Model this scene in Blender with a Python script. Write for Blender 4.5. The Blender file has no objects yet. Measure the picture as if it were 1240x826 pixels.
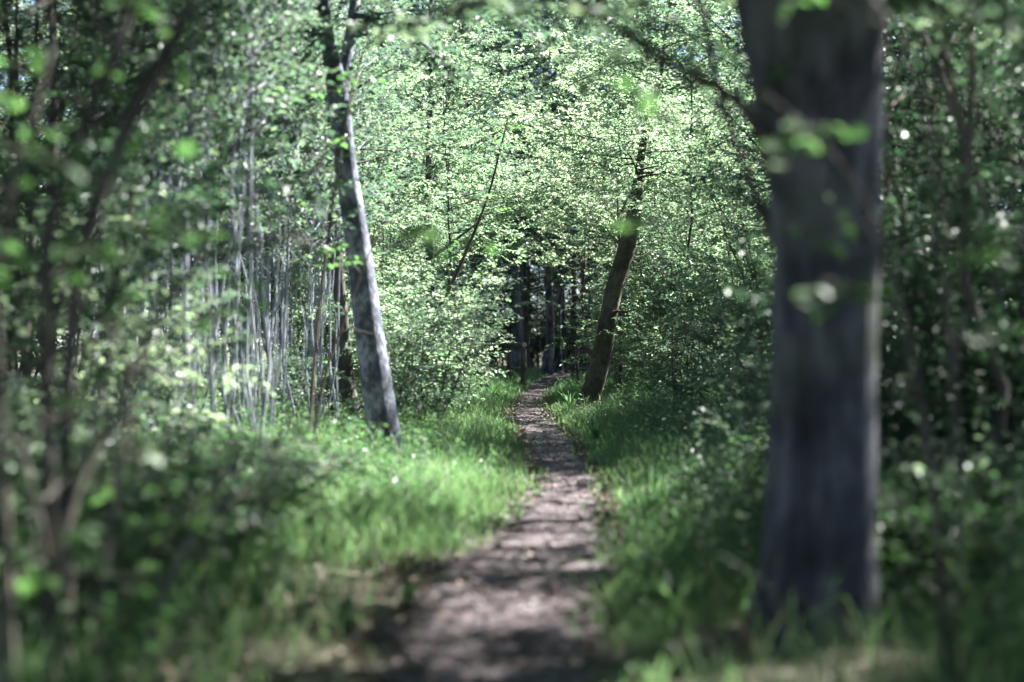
import bpy, math, random
import numpy as np
from mathutils import Vector

R = math.radians
sc = bpy.context.scene
col = sc.collection
rng = np.random.default_rng(11)

# ------------------------------------------------------------------ camera
CAM_H, LENS = 1.3, 60.0
F = LENS / 36.0 * 1240.0            # focal length in photograph pixels
HOR = 420.0                         # horizon row in the photograph
cam = bpy.data.cameras.new("camera")
cam.lens, cam.sensor_width, cam.clip_end, cam.clip_start = LENS, 36.0, 3000.0, 0.05
cam.dof.use_dof = True
cam.dof.focus_distance = 35.0
cam.dof.aperture_fstop = 0.9
cam.dof.aperture_blades = 0
camo = bpy.data.objects.new("camera", cam)
col.objects.link(camo)
camo.location = (0, 0, CAM_H)
camo.rotation_euler = (R(90) + math.atan((HOR - 413) / F), 0, 0)
sc.camera = camo

# ------------------------------------------------------------------ sky and sun
SUN_AZ, SUN_EL = R(52), R(45)       # azimuth from +Y (view direction) towards +X
world = bpy.data.worlds.new("World")
sc.world = world
world.use_nodes = True
wn = world.node_tree
bg = wn.nodes["Background"]
sky = wn.nodes.new("ShaderNodeTexSky")
sky.sky_type = 'NISHITA'
sky.sun_disc = False
sky.air_density, sky.dust_density = 0.6, 0.3
sky.sun_elevation, sky.sun_rotation = SUN_EL, SUN_AZ
wn.links.new(sky.outputs[0], bg.inputs[0])
bg.inputs[1].default_value = 0.05
sl = bpy.data.lights.new("sun", 'SUN')
sl.energy, sl.angle, sl.color = 5.0, R(0.5), (1.0, 0.98, 0.95)
so = bpy.data.objects.new("sun", sl)
col.objects.link(so)
sdir = Vector((math.sin(SUN_AZ) * math.cos(SUN_EL), math.cos(SUN_AZ) * math.cos(SUN_EL), math.sin(SUN_EL)))
so.rotation_euler = sdir.to_track_quat('Z', 'Y').to_euler()
so.location = (20, 20, 40)

sc.view_settings.view_transform = 'Standard'
sc.view_settings.look = 'None'
sc.view_settings.exposure = 3.15
sc.view_settings.gamma = 1.0
sc.render.engine = 'CYCLES'
sc.cycles.max_bounces = 5
sc.cycles.diffuse_bounces = 2
sc.cycles.glossy_bounces = 2
sc.cycles.transmission_bounces = 3
sc.cycles.caustics_reflective = False
sc.cycles.caustics_refractive = False


def at(px, py, d):
    """point seen at a photograph pixel, d metres ahead"""
    return np.array([(px - 620.0) / F * d, d, CAM_H + (HOR - py) / F * d])


# ------------------------------------------------------------------ materials
def new_mat(name):
    m = bpy.data.materials.new(name)
    m.use_nodes = True
    nt = m.node_tree
    for n in list(nt.nodes):
        nt.nodes.remove(n)
    out = nt.nodes.new("ShaderNodeOutputMaterial")
    return m, nt, out


def N(nt, kind, **kw):
    n = nt.nodes.new(kind)
    for k, v in kw.items():
        setattr(n, k, v)
    return n


def ramp(nt, stops):
    r = nt.nodes.new("ShaderNodeValToRGB")
    el = r.color_ramp.elements
    while len(el) > 1:
        el.remove(el[-1])
    el[0].position, el[0].color = stops[0][0], (*stops[0][1], 1)
    for p, c in stops[1:]:
        e = el.new(p)
        e.color = (*c, 1)
    return r


def leaf_mat(name, a, b, c, trans=0.42, tgain=2.0, spec=0.36, rough=0.5, clump=0.6):
    """a..c leaf colours, picked per leaf and per clump; light passes through the blade"""
    m, nt, out = new_mat(name)
    L = nt.links.new
    geo = N(nt, "ShaderNodeNewGeometry")
    tc = N(nt, "ShaderNodeTexCoord")
    no = N(nt, "ShaderNodeTexNoise")
    no.inputs["Scale"].default_value = clump
    no.inputs["Detail"].default_value = 3
    L(tc.outputs["Object"], no.inputs["Vector"])
    oi = N(nt, "ShaderNodeObjectInfo")
    ad = N(nt, "ShaderNodeMath", operation='MULTIPLY_ADD')
    L(geo.outputs["Random Per Island"], ad.inputs[0])
    ad.inputs[1].default_value = 0.5
    L(no.outputs[0], ad.inputs[2])
    ad2 = N(nt, "ShaderNodeMath", operation='MULTIPLY_ADD')
    L(oi.outputs["Random"], ad2.inputs[0])
    ad2.inputs[1].default_value = 0.3
    L(ad.outputs[0], ad2.inputs[2])
    rp = ramp(nt, [(0.35, a), (0.8, b), (1.2, c)])
    mr = N(nt, "ShaderNodeMapRange")
    mr.inputs[1].default_value, mr.inputs[2].default_value = 0.3, 1.25
    L(ad2.outputs[0], mr.inputs[0])
    rp = ramp(nt, [(0.0, a), (0.5, b), (1.0, c)])
    L(mr.outputs[0], rp.inputs[0])
    p = N(nt, "ShaderNodeBsdfPrincipled")
    L(rp.outputs[0], p.inputs["Base Color"])
    p.inputs["Roughness"].default_value = rough
    p.inputs["Specular IOR Level"].default_value = spec
    t = N(nt, "ShaderNodeBsdfTranslucent")
    mul = N(nt, "ShaderNodeMix", data_type='RGBA', blend_type='MULTIPLY')
    mul.inputs[0].default_value = 1.0
    L(rp.outputs[0], mul.inputs[6])
    mul.inputs[7].default_value = (tgain * 1.0, tgain * 1.10, tgain * 0.84, 1)
    L(mul.outputs[2], t.inputs[0])
    mx = N(nt, "ShaderNodeMixShader")
    mx.inputs[0].default_value = trans
    L(p.outputs[0], mx.inputs[1])
    L(t.outputs[0], mx.inputs[2])
    L(mx.outputs[0], out.inputs[0])
    return m


def bark_mat(name, dark, mid, pale, stretch=(9, 9, 2.2), pale_pos=0.62, bump=0.5, moss=0.0, rough=0.85):
    m, nt, out = new_mat(name)
    L = nt.links.new
    tc = N(nt, "ShaderNodeTexCoord")
    mp = N(nt, "ShaderNodeMapping")
    mp.inputs["Scale"].default_value = stretch
    L(tc.outputs["Object"], mp.inputs[0])
    n1 = N(nt, "ShaderNodeTexNoise")
    n1.inputs["Scale"].default_value = 1.0
    n1.inputs["Detail"].default_value = 7
    n1.inputs["Roughness"].default_value = 0.62
    L(mp.outputs[0], n1.inputs["Vector"])
    n2 = N(nt, "ShaderNodeTexNoise")
    n2.inputs["Scale"].default_value = 2.4
    n2.inputs["Detail"].default_value = 4
    L(tc.outputs["Object"], n2.inputs["Vector"])
    rp = ramp(nt, [(0.32, dark), (0.5, mid), (pale_pos, pale)])
    mixv = N(nt, "ShaderNodeMath", operation='MULTIPLY_ADD')
    L(n2.outputs[0], mixv.inputs[0])
    mixv.inputs[1].default_value = 0.55
    hv = N(nt, "ShaderNodeMath", operation='MULTIPLY')
    L(n1.outputs[0], hv.inputs[0])
    hv.inputs[1].default_value = 0.48
    L(hv.outputs[0], mixv.inputs[2])
    L(mixv.outputs[0], rp.inputs[0])
    colr = rp.outputs[0]
    if moss > 0:
        n3 = N(nt, "ShaderNodeTexNoise")
        n3.inputs["Scale"].default_value = 1.7
        n3.inputs["Detail"].default_value = 5
        L(tc.outputs["Object"], n3.inputs["Vector"])
        r3 = ramp(nt, [(0.5, (0, 0, 0)), (0.62, (moss, moss, moss))])
        L(n3.outputs[0], r3.inputs[0])
        mm = N(nt, "ShaderNodeMix", data_type='RGBA')
        L(r3.outputs[0], mm.inputs[0])
        L(colr, mm.inputs[6])
        mm.inputs[7].default_value = (0.07, 0.09, 0.03, 1)
        colr = mm.outputs[2]
    p = N(nt, "ShaderNodeBsdfPrincipled")
    L(colr, p.inputs["Base Color"])
    p.inputs["Roughness"].default_value = rough
    p.inputs["Specular IOR Level"].default_value = 0.15
    bp = N(nt, "ShaderNodeBump")
    bp.inputs["Strength"].default_value = bump
    bp.inputs["Distance"].default_value = 0.03
    L(n1.outputs[0], bp.inputs["Height"])
    L(bp.outputs[0], p.inputs["Normal"])
    L(p.outputs[0], out.inputs[0])
    return m


def soil_mat(name, stops, scale=3.0, fine=45.0, bump=0.6, rough=0.9):
    m, nt, out = new_mat(name)
    L = nt.links.new
    tc = N(nt, "ShaderNodeTexCoord")
    n1 = N(nt, "ShaderNodeTexNoise")
    n1.inputs["Scale"].default_value = scale
    n1.inputs["Detail"].default_value = 6
    n1.inputs["Roughness"].default_value = 0.65
    L(tc.outputs["Object"], n1.inputs["Vector"])
    n2 = N(nt, "ShaderNodeTexNoise")
    n2.inputs["Scale"].default_value = fine
    n2.inputs["Detail"].default_value = 4
    L(tc.outputs["Object"], n2.inputs["Vector"])
    a = N(nt, "ShaderNodeMath", operation='MULTIPLY_ADD')
    L(n2.outputs[0], a.inputs[0])
    a.inputs[1].default_value = 0.45
    b = N(nt, "ShaderNodeMath", operation='MULTIPLY')
    L(n1.outputs[0], b.inputs[0])
    b.inputs[1].default_value = 0.55
    L(b.outputs[0], a.inputs[2])
    rp = ramp(nt, stops)
    L(a.outputs[0], rp.inputs[0])
    p = N(nt, "ShaderNodeBsdfPrincipled")
    L(rp.outputs[0], p.inputs["Base Color"])
    p.inputs["Roughness"].default_value = rough
    p.inputs["Specular IOR Level"].default_value = 0.3
    bp = N(nt, "ShaderNodeBump")
    bp.inputs["Strength"].default_value = bump
    bp.inputs["Distance"].default_value = 0.02
    L(a.outputs[0], bp.inputs["Height"])
    L(bp.outputs[0], p.inputs["Normal"])
    L(p.outputs[0], out.inputs[0])
    return m


M_leaf = leaf_mat("leaf_green", (0.024, 0.052, 0.040), (0.056, 0.095, 0.068), (0.115, 0.142, 0.098))
M_leaf_light = leaf_mat("leaf_brightened", (0.042, 0.082, 0.054), (0.088, 0.132, 0.086), (0.165, 0.190, 0.138), trans=0.5, tgain=2.6, spec=0.45, rough=0.45)  # glow through the blade raised to brighten the middle thickets
M_leaf_hazel = leaf_mat("leaf_hazel", (0.026, 0.062, 0.024), (0.048, 0.106, 0.036), (0.085, 0.150, 0.055), trans=0.45, tgain=1.9, spec=0.3)
M_leaf_shaded = leaf_mat("leaf_shaded", (0.015, 0.038, 0.024), (0.028, 0.062, 0.036), (0.055, 0.095, 0.055), trans=0.3, tgain=1.5, spec=0.25)  # darkened leaf colour standing in for shade in the dim wood
M_needle = leaf_mat("needle_dark", (0.016, 0.034, 0.027), (0.024, 0.048, 0.036), (0.036, 0.062, 0.043), trans=0.15, tgain=1.2, spec=0.2)
M_grass = leaf_mat("grass_blade", (0.030, 0.085, 0.036), (0.056, 0.122, 0.052), (0.130, 0.175, 0.090), trans=0.4, tgain=2.1, clump=0.9, spec=0.3)
M_herb = leaf_mat("herb_leaf", (0.024, 0.062, 0.028), (0.044, 0.098, 0.042), (0.090, 0.142, 0.066), trans=0.38, tgain=1.9, clump=1.1, spec=0.3)
M_litter = leaf_mat("dry_leaf", (0.06, 0.042, 0.032), (0.15, 0.105, 0.08), (0.30, 0.235, 0.19), trans=0.1, tgain=1.0, spec=0.3, rough=0.6, clump=2.0)
M_bark_big = bark_mat("bark_beech", (0.020, 0.020, 0.024), (0.064, 0.062, 0.074), (0.185, 0.178, 0.198), stretch=(11, 11, 2.0), bump=0.8, moss=0.4)
M_bark_silver = bark_mat("bark_silver", (0.030, 0.034, 0.044), (0.085, 0.094, 0.122), (0.25, 0.265, 0.31), stretch=(16, 16, 10), bump=0.5, pale_pos=0.60)  # blue of the sky light is mixed into the bark colour
M_bark_brown = bark_mat("bark_brown", (0.026, 0.023, 0.020), (0.066, 0.057, 0.049), (0.125, 0.110, 0.094), stretch=(16, 16, 9), bump=0.8, moss=0.2)
M_bark_dark = bark_mat("bark_dark", (0.028, 0.024, 0.022), (0.060, 0.052, 0.046), (0.11, 0.10, 0.09), bump=0.6)
M_stem = bark_mat("bark_pale_stem", (0.09, 0.098, 0.118), (0.22, 0.235, 0.275), (0.41, 0.43, 0.48), stretch=(10, 10, 4), bump=0.2)  # bluish grey stands in for sky light on the stems
M_twig = bark_mat("bark_twig", (0.055, 0.047, 0.04), (0.11, 0.095, 0.08), (0.18, 0.165, 0.14), bump=0.2)
M_post = bark_mat("weathered_wood", (0.030, 0.027, 0.025), (0.065, 0.060, 0.055), (0.12, 0.11, 0.10), stretch=(30, 30, 3), bump=0.5)
M_cut = bark_mat("sawn_end_grain", (0.22, 0.20, 0.17), (0.34, 0.31, 0.27), (0.45, 0.42, 0.38), stretch=(30, 30, 30), bump=0.2)
M_ground = soil_mat("woodland_soil", [(0.32, (0.028, 0.030, 0.018)), (0.5, (0.055, 0.052, 0.030)), (0.68, (0.095, 0.085, 0.055))])
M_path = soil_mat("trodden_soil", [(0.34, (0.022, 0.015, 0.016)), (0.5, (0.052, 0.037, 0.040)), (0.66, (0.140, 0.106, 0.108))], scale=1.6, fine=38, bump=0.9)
M_stone = soil_mat("pebble_stone", [(0.3, (0.12, 0.11, 0.11)), (0.6, (0.28, 0.26, 0.25))], scale=9)


# ------------------------------------------------------------------ mesh helpers
class MB:
    """collects vertices and polygons with a material slot each"""
    def __init__(s):
        s.v, s.f, s.nv = [], [], 0           # f: (faces array n x k, material index, smooth)

    def add(s, V, faces, mi=0, smooth=False):
        V = np.asarray(V, float)
        Fa = np.asarray(faces, np.int64)
        s.v.append(V)
        s.f.append((Fa + s.nv, mi, smooth))
        s.nv += len(V)

    def tube(s, pts, rad, n=8, mi=0, wob=0.0, seed=0, cap=True):
        pts = np.asarray(pts, float)
        rad = np.asarray(rad, float)
        k = len(pts)
        tan = np.gradient(pts, axis=0)
        tan /= np.linalg.norm(tan, axis=1)[:, None] + 1e-9
        ref = np.array([1.0, 0.13, 0.0]) if abs(tan[0][0]) < 0.8 else np.array([0, 1.0, 0.1])
        ang = np.arange(n) / n * 2 * math.pi
        V = np.zeros((k, n, 3))
        r_ = np.random.default_rng(seed)
        ph = r_.uniform(0, 6.28, 4)
        for i in range(k):
            u = ref - tan[i] * ref.dot(tan[i])
            u /= np.linalg.norm(u)
            w = np.cross(tan[i], u)
            ref = u
            rr = rad[i] * (1 + wob * (np.sin(3 * ang + ph[0] + i * 0.11) * 0.5 + np.sin(5 * ang + ph[1] - i * 0.17) * 0.3
                                      + np.sin(2 * ang + ph[2] + i * 0.31) * 0.4))
            V[i] = pts[i] + (np.cos(ang) * rr)[:, None] * u + (np.sin(ang) * rr)[:, None] * w
        i, j = np.meshgrid(np.arange(k - 1), np.arange(n), indexing='ij')
        a = i * n + j
        b = i * n + (j + 1) % n
        fa = np.stack([a, b, b + n, a + n], -1).reshape(-1, 4)
        s.add(V.reshape(-1, 3), fa, mi, True)
        if cap:
            s.add(np.vstack([V[-1], pts[-1] + tan[-1] * rad[-1] * 0.4]), [[q, (q + 1) % n, n] for q in range(n)], mi, True)
            s.add(np.vstack([V[0], pts[0]]), [[(q + 1) % n, q, n] for q in range(n)], mi, True)

    def leaves(s, P, D, Nn, L, W, mi=0, fold=0.18, droop=0.12, lod=1):
        """blades: base P, direction D, upper side Nn, length L, width W"""
        P, D, Nn = (np.asarray(q, float) for q in (P, D, Nn))
        D = D / (np.linalg.norm(D, axis=1)[:, None] + 1e-9)
        S = np.cross(D, Nn)
        S /= np.linalg.norm(S, axis=1)[:, None] + 1e-9
        U = np.cross(S, D)
        L = np.broadcast_to(np.asarray(L, float), (len(P),))[:, None]
        W = np.broadcast_to(np.asarray(W, float), (len(P),))[:, None]
        n = len(P)
        if lod == 0:      # two triangles
            V = np.stack([P, P + D * L * .45 + S * W * .5 + U * W * fold, P + D * L - U * L * droop,
                          P + D * L * .45 - S * W * .5 + U * W * fold], 1)
            o = np.arange(n)[:, None] * 4
            fa = np.concatenate([o + [0, 1, 2], o + [0, 2, 3]])
        else:             # two quads
            V = np.stack([P, P + D * L * .28 + S * W * .46 + U * W * fold, P + D * L * .68 + S * W * .40 + U * (W * fold - L * droop * .5),
                          P + D * L - U * L * droop,
                          P + D * L * .68 - S * W * .40 + U * (W * fold - L * droop * .5), P + D * L * .28 - S * W * .46 + U * W * fold], 1)
            o = np.arange(n)[:, None] * 6
            fa = np.concatenate([o + [0, 1, 2, 3], o + [0, 3, 4, 5]])
        s.add(V.reshape(-1, 3), fa, mi, False)

    def mesh(s, name, mats):
        me = bpy.data.meshes.new(name)
        V = np.concatenate(s.v)
        me.vertices.add(len(V))
        me.vertices.foreach_set("co", V.ravel())
        lt = np.concatenate([np.full(len(f), f.shape[1]) for f, _, _ in s.f])
        li = np.concatenate([f.ravel() for f, _, _ in s.f])
        mi = np.concatenate([np.full(len(f), m) for f, m, _ in s.f])
        sm = np.concatenate([np.full(len(f), q) for f, _, q in s.f])
        me.loops.add(len(li))
        me.loops.foreach_set("vertex_index", li.astype(np.int32))
        me.polygons.add(len(lt))
        st = np.concatenate([[0], np.cumsum(lt)[:-1]])
        me.polygons.foreach_set("loop_start", st.astype(np.int32))
        me.polygons.foreach_set("loop_total", lt.astype(np.int32))
        me.polygons.foreach_set("material_index", mi.astype(np.int32))
        me.polygons.foreach_set("use_smooth", sm.astype(bool))
        for m in mats:
            me.materials.append(m)
        me.update(calc_edges=True)
        return me

    def build(s, name, mats, parent=None, loc=None):
        return link(name, s.mesh(name, mats if isinstance(mats, (list, tuple)) else [mats]), parent, loc)


def link(name, data, parent=None, loc=None):
    o = bpy.data.objects.new(name, data)
    col.objects.link(o)
    if parent is not None:
        o.parent = parent
    if loc is not None:
        o.location = loc
    return o


def tag(o, label=None, cat=None, group=None, kind=None):
    for k, v in (("label", label), ("category", cat), ("group", group), ("kind", kind)):
        if v:
            o[k] = v
    return o


def thing(name, loc, label, cat, group=None):
    return tag(link(name, None, None, loc), label, cat, group)


def copy_thing(src, loc, rz, s, label, group=None):
    r = src.copy()
    col.objects.link(r)
    r.location, r.rotation_euler, r.scale = loc, (0, 0, rz), (s[0], s[0], s[1])
    r["label"] = label
    if group:
        r["group"] = group
    elif "group" in r:
        del r["group"]
    for ch in src.children:
        c = ch.copy()
        col.objects.link(c)
        c.parent = r
        for g in ch.children:
            d = g.copy()
            col.objects.link(d)
            d.parent = c
    return r


def spline(ctrl, n):
    """Catmull-Rom through control rows (any number of columns)"""
    c = np.asarray(ctrl, float)
    c = np.vstack([2 * c[0] - c[1], c, 2 * c[-1] - c[-2]])
    m = len(c) - 3
    out = []
    for t in np.linspace(0, m - 1e-6, n):
        i = int(t)
        u = t - i
        p0, p1, p2, p3 = c[i], c[i + 1], c[i + 2], c[i + 3]
        out.append(0.5 * (2 * p1 + (p2 - p0) * u + (2 * p0 - 5 * p1 + 4 * p2 - p3) * u * u + (3 * p1 - p0 - 3 * p2 + p3) * u ** 3))
    return np.array(out)


def unit(v):
    v = np.asarray(v, float)
    return v / (np.linalg.norm(v, axis=-1, keepdims=True) + 1e-9)


# ------------------------------------------------------------------ ground, path
PY = np.array([-6, 3, 6.6, 8.4, 10.3, 12.2, 16.8, 24.4, 33.6, 44.8, 53.7, 67, 77, 90, 120])
PL = np.array([-0.7, -0.7, -0.58, -0.55, -0.42, -0.14, 0.22, 0.04, -0.16, 0.12, 0.48, 1.0, 1.7, 2.6, 5.0])
PR = np.array([0.4, 0.4, 0.38, 0.47, 0.64, 0.72, 0.90, 0.86, 0.68, 0.95, 1.28, 2.2, 3.0, 4.0, 6.5])


def path_edges(y):
    return np.interp(y, PY, PL), np.interp(y, PY, PR)


def gz(x, y):
    x, y = np.asarray(x, float), np.asarray(y, float)
    l, r = path_edges(y)
    d = np.maximum(np.maximum(l - x, x - r), 0)
    t = np.clip((d - 0.15) / 2.0, 0, 1)
    t = t * t * (3 - 2 * t)
    return t * (0.10 + 0.05 * np.sin(x * 0.9 + 1.3) * np.cos(y * 0.55) + 0.04 * np.sin(x * 2.3 + y * 1.7))


def ground_grid(xs, ys, zoff=0.0):
    X, Y = np.meshgrid(xs, ys)
    V = np.stack([X, Y, gz(X, Y) + zoff], -1).reshape(-1, 3)
    nx = len(xs)
    i, j = np.meshgrid(np.arange(len(ys) - 1), np.arange(nx - 1), indexing='ij')
    a = (i * nx + j).ravel()
    return V, np.stack([a, a + 1, a + nx + 1, a + nx], -1)


xs = np.unique(np.concatenate([np.linspace(-400, -20, 14), np.linspace(-20, -6, 30), np.linspace(-6, 6, 90), np.linspace(6, 20, 30), np.linspace(20, 400, 14)]))
ys = np.unique(np.concatenate([np.linspace(-400, -6, 16), np.linspace(-6, 60, 200), np.linspace(60, 120, 60), np.linspace(120, 900, 24)]))
g = MB()
g.add(*ground_grid(xs, ys), 0, True)
tag(g.build("ground", M_ground), kind="structure")

r_ = np.random.default_rng(5)
yy = np.concatenate([np.arange(-4, 40, 0.08), np.arange(40, 118, 0.25)])
l, r = path_edges(yy)
l = l + 0.07 * np.sin(yy * 2.1) + 0.05 * np.sin(yy * 5.3 + 1) + r_.normal(0, 0.018, len(yy))
r = r + 0.06 * np.sin(yy * 1.7 + 2) + 0.05 * np.sin(yy * 4.7) + r_.normal(0, 0.018, len(yy))
tt = np.linspace(0, 1, 15)
X = l[:, None] * (1 - tt) + r[:, None] * tt
Y = np.repeat(yy[:, None], 15, 1)
prof = 0.010 + 0.018 * np.sin(X * 7 + Y * 1.3) * np.sin(Y * 2.3) * np.sin(tt * math.pi) + 0.006 * r_.normal(0, 1, X.shape) * np.sin(tt * math.pi)
Z = np.maximum(prof, 0.006)
Z[:, 0] = Z[:, -1] = 0.004
Z += gz(X, Y)
k = len(yy)
i, j = np.meshgrid(np.arange(k - 1), np.arange(14), indexing='ij')
a = (i * 15 + j).ravel()
p_ = MB()
p_.add(np.stack([X, Y, Z], -1).reshape(-1, 3), np.stack([a, a + 1, a + 16, a + 15], -1), 0, True)
tag(p_.build("path", M_path), kind="structure")


# ------------------------------------------------------------------ tree growing
def poly_arc(r, p0, d0, length, nseg, up=0.0, wander=0.12):
    pts = [np.array(p0, float)]
    d = unit(d0)
    st = length / nseg
    for _ in range(nseg):
        d = unit(d + r.normal(0, wander, 3) + np.array([0, 0, up]))
        pts.append(pts[-1] + d * st)
    return np.array(pts)


def sprays(r, mb, branches, twigs_per_m, twig_len, leaf_gap, leaf, wmi=1, lmi=0, flat=0.35, droop=-0.06, lod=1, start=0.3, tw_r=0.004):
    """twigs along each branch, leaves set left and right of each twig (layered, as beech or hazel)"""
    P, D, Nn, Ls = [], [], [], []
    for pts in branches:
        seg = np.linalg.norm(np.diff(pts, axis=0), axis=1)
        tot = seg.sum()
        cum = np.concatenate([[0], np.cumsum(seg)])
        nt = max(2, int(tot * (1 - start) * twigs_per_m + r.random()))
        for q in range(nt + 1):
            s_ = tot * (start + (1 - start) * min(1.0, (q + r.random() * 0.8) / nt))
            i = min(len(seg) - 1, np.searchsorted(cum, s_, side='right') - 1)
            u = (s_ - cum[i]) / max(seg[i], 1e-6)
            p0 = pts[i] * (1 - u) + pts[i + 1] * u
            t = unit(pts[i + 1] - pts[i])
            side = unit(np.cross(t, [0, 0, 1.0])) * (1 if q % 2 else -1)
            if q == nt:
                side = side * 0.1
            d0 = unit(t * r.uniform(0.3, 0.9) + side * r.uniform(0.5, 1.0) + np.array([0, 0, r.uniform(-0.2, 0.3)]))
            ln = twig_len * r.uniform(0.55, 1.25) * (1.0 - 0.35 * s_ / tot)
            tw = poly_arc(r, p0, d0, ln, 4, droop, 0.13)
            if tw_r > 0:
                mb.tube(tw, np.linspace(tw_r, tw_r * 0.4, 5), 3, wmi, cap=False)
            nl = max(3, int(ln / leaf_gap))
            us = (np.arange(nl) + r.random(nl)) / nl * 3.98
            ii = us.astype(int)
            fr = (us - ii)[:, None]
            lp = tw[ii] * (1 - fr) + tw[ii + 1] * fr
            td = unit(tw[ii + 1] - tw[ii])
            sd = unit(np.cross(td, [0, 0, 1.0])) * np.where(np.arange(nl) % 2, 1, -1)[:, None]
            ld = td * r.uniform(0.2, 0.8, (nl, 1)) + sd * r.uniform(0.5, 1.0, (nl, 1)) + r.normal(0, 0.25, (nl, 3)) - np.array([0, 0, 0.12])
            nn = np.array([0, 0, 1.0]) + r.normal(0, flat, (nl, 3))
            P.append(lp + r.normal(0, 0.012, (nl, 3)))
            D.append(ld)
            Nn.append(nn)
            Ls.append(leaf * r.uniform(0.45, 1.3, nl))
    Ls = np.concatenate(Ls)
    mb.leaves(np.concatenate(P), np.concatenate(D), np.concatenate(Nn), Ls, Ls * r.uniform(0.55, 0.72, len(Ls)), lmi, lod=lod)
    return len(Ls)


NLEAF = {}


def grow_tree(seed, name, label, cat, height, r0, base, spread, nbr, tw_m, tw_len, gap, leaf, bark, leafm, lean=0.05, up=0.03, rise=(0.1, 0.6), lod=1, shape='round', limbs_apart=False, tw_r=0.005):
    r = np.random.default_rng(seed)
    root = thing(name, (0, 0, 0), label, cat)
    n = 14
    z = np.linspace(-0.15, height, n)
    dx = np.cumsum(r.normal(0, lean * height / n, n)) * (z > 0.3)
    dy = np.cumsum(r.normal(0, lean * height / n, n)) * (z > 0.3)
    tr = np.stack([dx, dy, z], 1)
    rad = r0 * (1 - 0.93 * np.clip(z / height, 0, 1) ** 0.85)
    rad[0] *= 1.35
    tb = MB()
    tb.tube(tr, rad, 9, 0, 0.05, seed)
    br = []
    for q in range(nbr):
        f = base + (1 - base) * ((q + r.random()) / nbr) ** 0.9
        zz = f * height
        p0 = np.array([np.interp(zz, z, dx), np.interp(zz, z, dy), zz])
        rel = (f - base) / (1 - base)
        if shape == 'cone':
            ln = spread * (1 - rel) ** 0.9 + 0.25
        else:
            ln = spread * (0.5 + 0.75 * math.sin(math.pi * min(1, rel * 0.8 + 0.22))) * r.uniform(0.65, 1.1)
            ln *= 1.0 if rel < 0.7 else (1.25 - rel)
        a = q * 2.4 + r.uniform(-0.6, 0.6)
        d0 = np.array([math.cos(a), math.sin(a), r.uniform(*rise) + rel * 0.5 * (shape != 'cone')])
        pts = poly_arc(r, p0, d0, ln, 7, up, 0.10)
        rb = max(0.008, min(0.5 * np.interp(zz, z, rad), 0.016 * ln + 0.004))
        tb.tube(pts, np.linspace(rb, 0.004, 8), 5, 0, cap=False)
        br.append(pts)
        for s in range(2 if ln > 1.2 else 0):
            i = r.integers(2, 5)
            t = unit(pts[i + 1] - pts[i])
            sd = unit(np.cross(t, [0, 0, 1.0])) * (1 if s else -1)
            sp = poly_arc(r, pts[i], t * 0.7 + sd * 0.7 + [0, 0, r.uniform(-.15, .35)], ln * r.uniform(0.35, 0.6), 5, up * .6, 0.12)
            tb.tube(sp, np.linspace(rb * 0.5, 0.003, 6), 4, 0, cap=False)
            br.append(sp)
    tb.build("trunk", bark, root)
    cb = MB()
    NLEAF[name] = sprays(r, cb, br, tw_m, tw_len, gap, leaf, lod=lod, tw_r=tw_r)
    tag(cb.build("crown", [leafm, bark], root), kind="stuff")
    return root


def grow_shrub(seed, name, label, cat, height, nst, spread, tw_m, tw_len, gap, leaf, bark, leafm, lod=1, sr=0.016, side=5, start=0.15, wander=0.10):
    r = np.random.default_rng(seed)
    root = thing(name, (0, 0, 0), label, cat)
    br = []
    for q in range(nst):
        a = q * 2.4 + r.uniform(-.5, .5)
        p0 = np.array([math.cos(a) * 0.08, math.sin(a) * 0.08, -0.08])
        h = height * r.uniform(0.7, 1.1)
        pts = poly_arc(r, p0, [math.cos(a) * spread, math.sin(a) * spread, 1.0], h, 8, 0.015, wander)
        sb = MB()
        sb.tube(pts, np.linspace(sr, 0.004, 9), 6)
        sb.build("stem", bark, root)
        br.append(pts)
        for s in range(side):
            i = r.integers(2, 8)
            b = r.uniform(0, 6.28)
            sp = poly_arc(r, pts[i], [math.cos(b), math.sin(b), r.uniform(.1, .7)], h * r.uniform(.2, .4), 4, 0.0, 0.12)
            br.append(sp)
    cb = MB()
    for b in br[::1]:
        if len(b) == 5:
            cb.tube(b, np.linspace(0.007, 0.003, 5), 3, 1, cap=False)
    NLEAF[name] = sprays(r, cb, br, tw_m, tw_len, gap, leaf, lod=lod, start=start, tw_r=0.003)
    tag(cb.build("foliage", [leafm, bark], root), kind="stuff")
    return root


# ------------------------------------------------------------------ hero trees
def px_path(rows, n):
    """rows of (px, py, width px, distance) -> points and radii"""
    rows = np.array(rows, float)
    pts = np.array([at(a, b, d) for a, b, _, d in rows])
    rad = rows[:, 2] / 2 * rows[:, 3] / F
    s = spline(np.hstack([pts, rad[:, None]]), n)
    return s[:, :3], np.maximum(s[:, 3], 0.002)


def hero(name, label, cat, rows, bark, n=40, sides=28, wob=0.06, seed=1):
    pts, rad = px_path(rows, n)
    base = pts[0].copy()
    root = thing(name, tuple(base), label, cat)
    b = MB()
    b.tube(pts - base, rad, sides, 0, wob, seed)
    b.build("trunk", bark, root)
    return root, base


def limb(root, base, rows, bark, n=16, sides=8, seed=0, name="limb"):
    pts, rad = px_path(rows, n)
    b = MB()
    b.tube(pts - base, rad, sides, 0, 0.06, seed)
    b.build(name, bark, root)
    return pts - base


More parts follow.
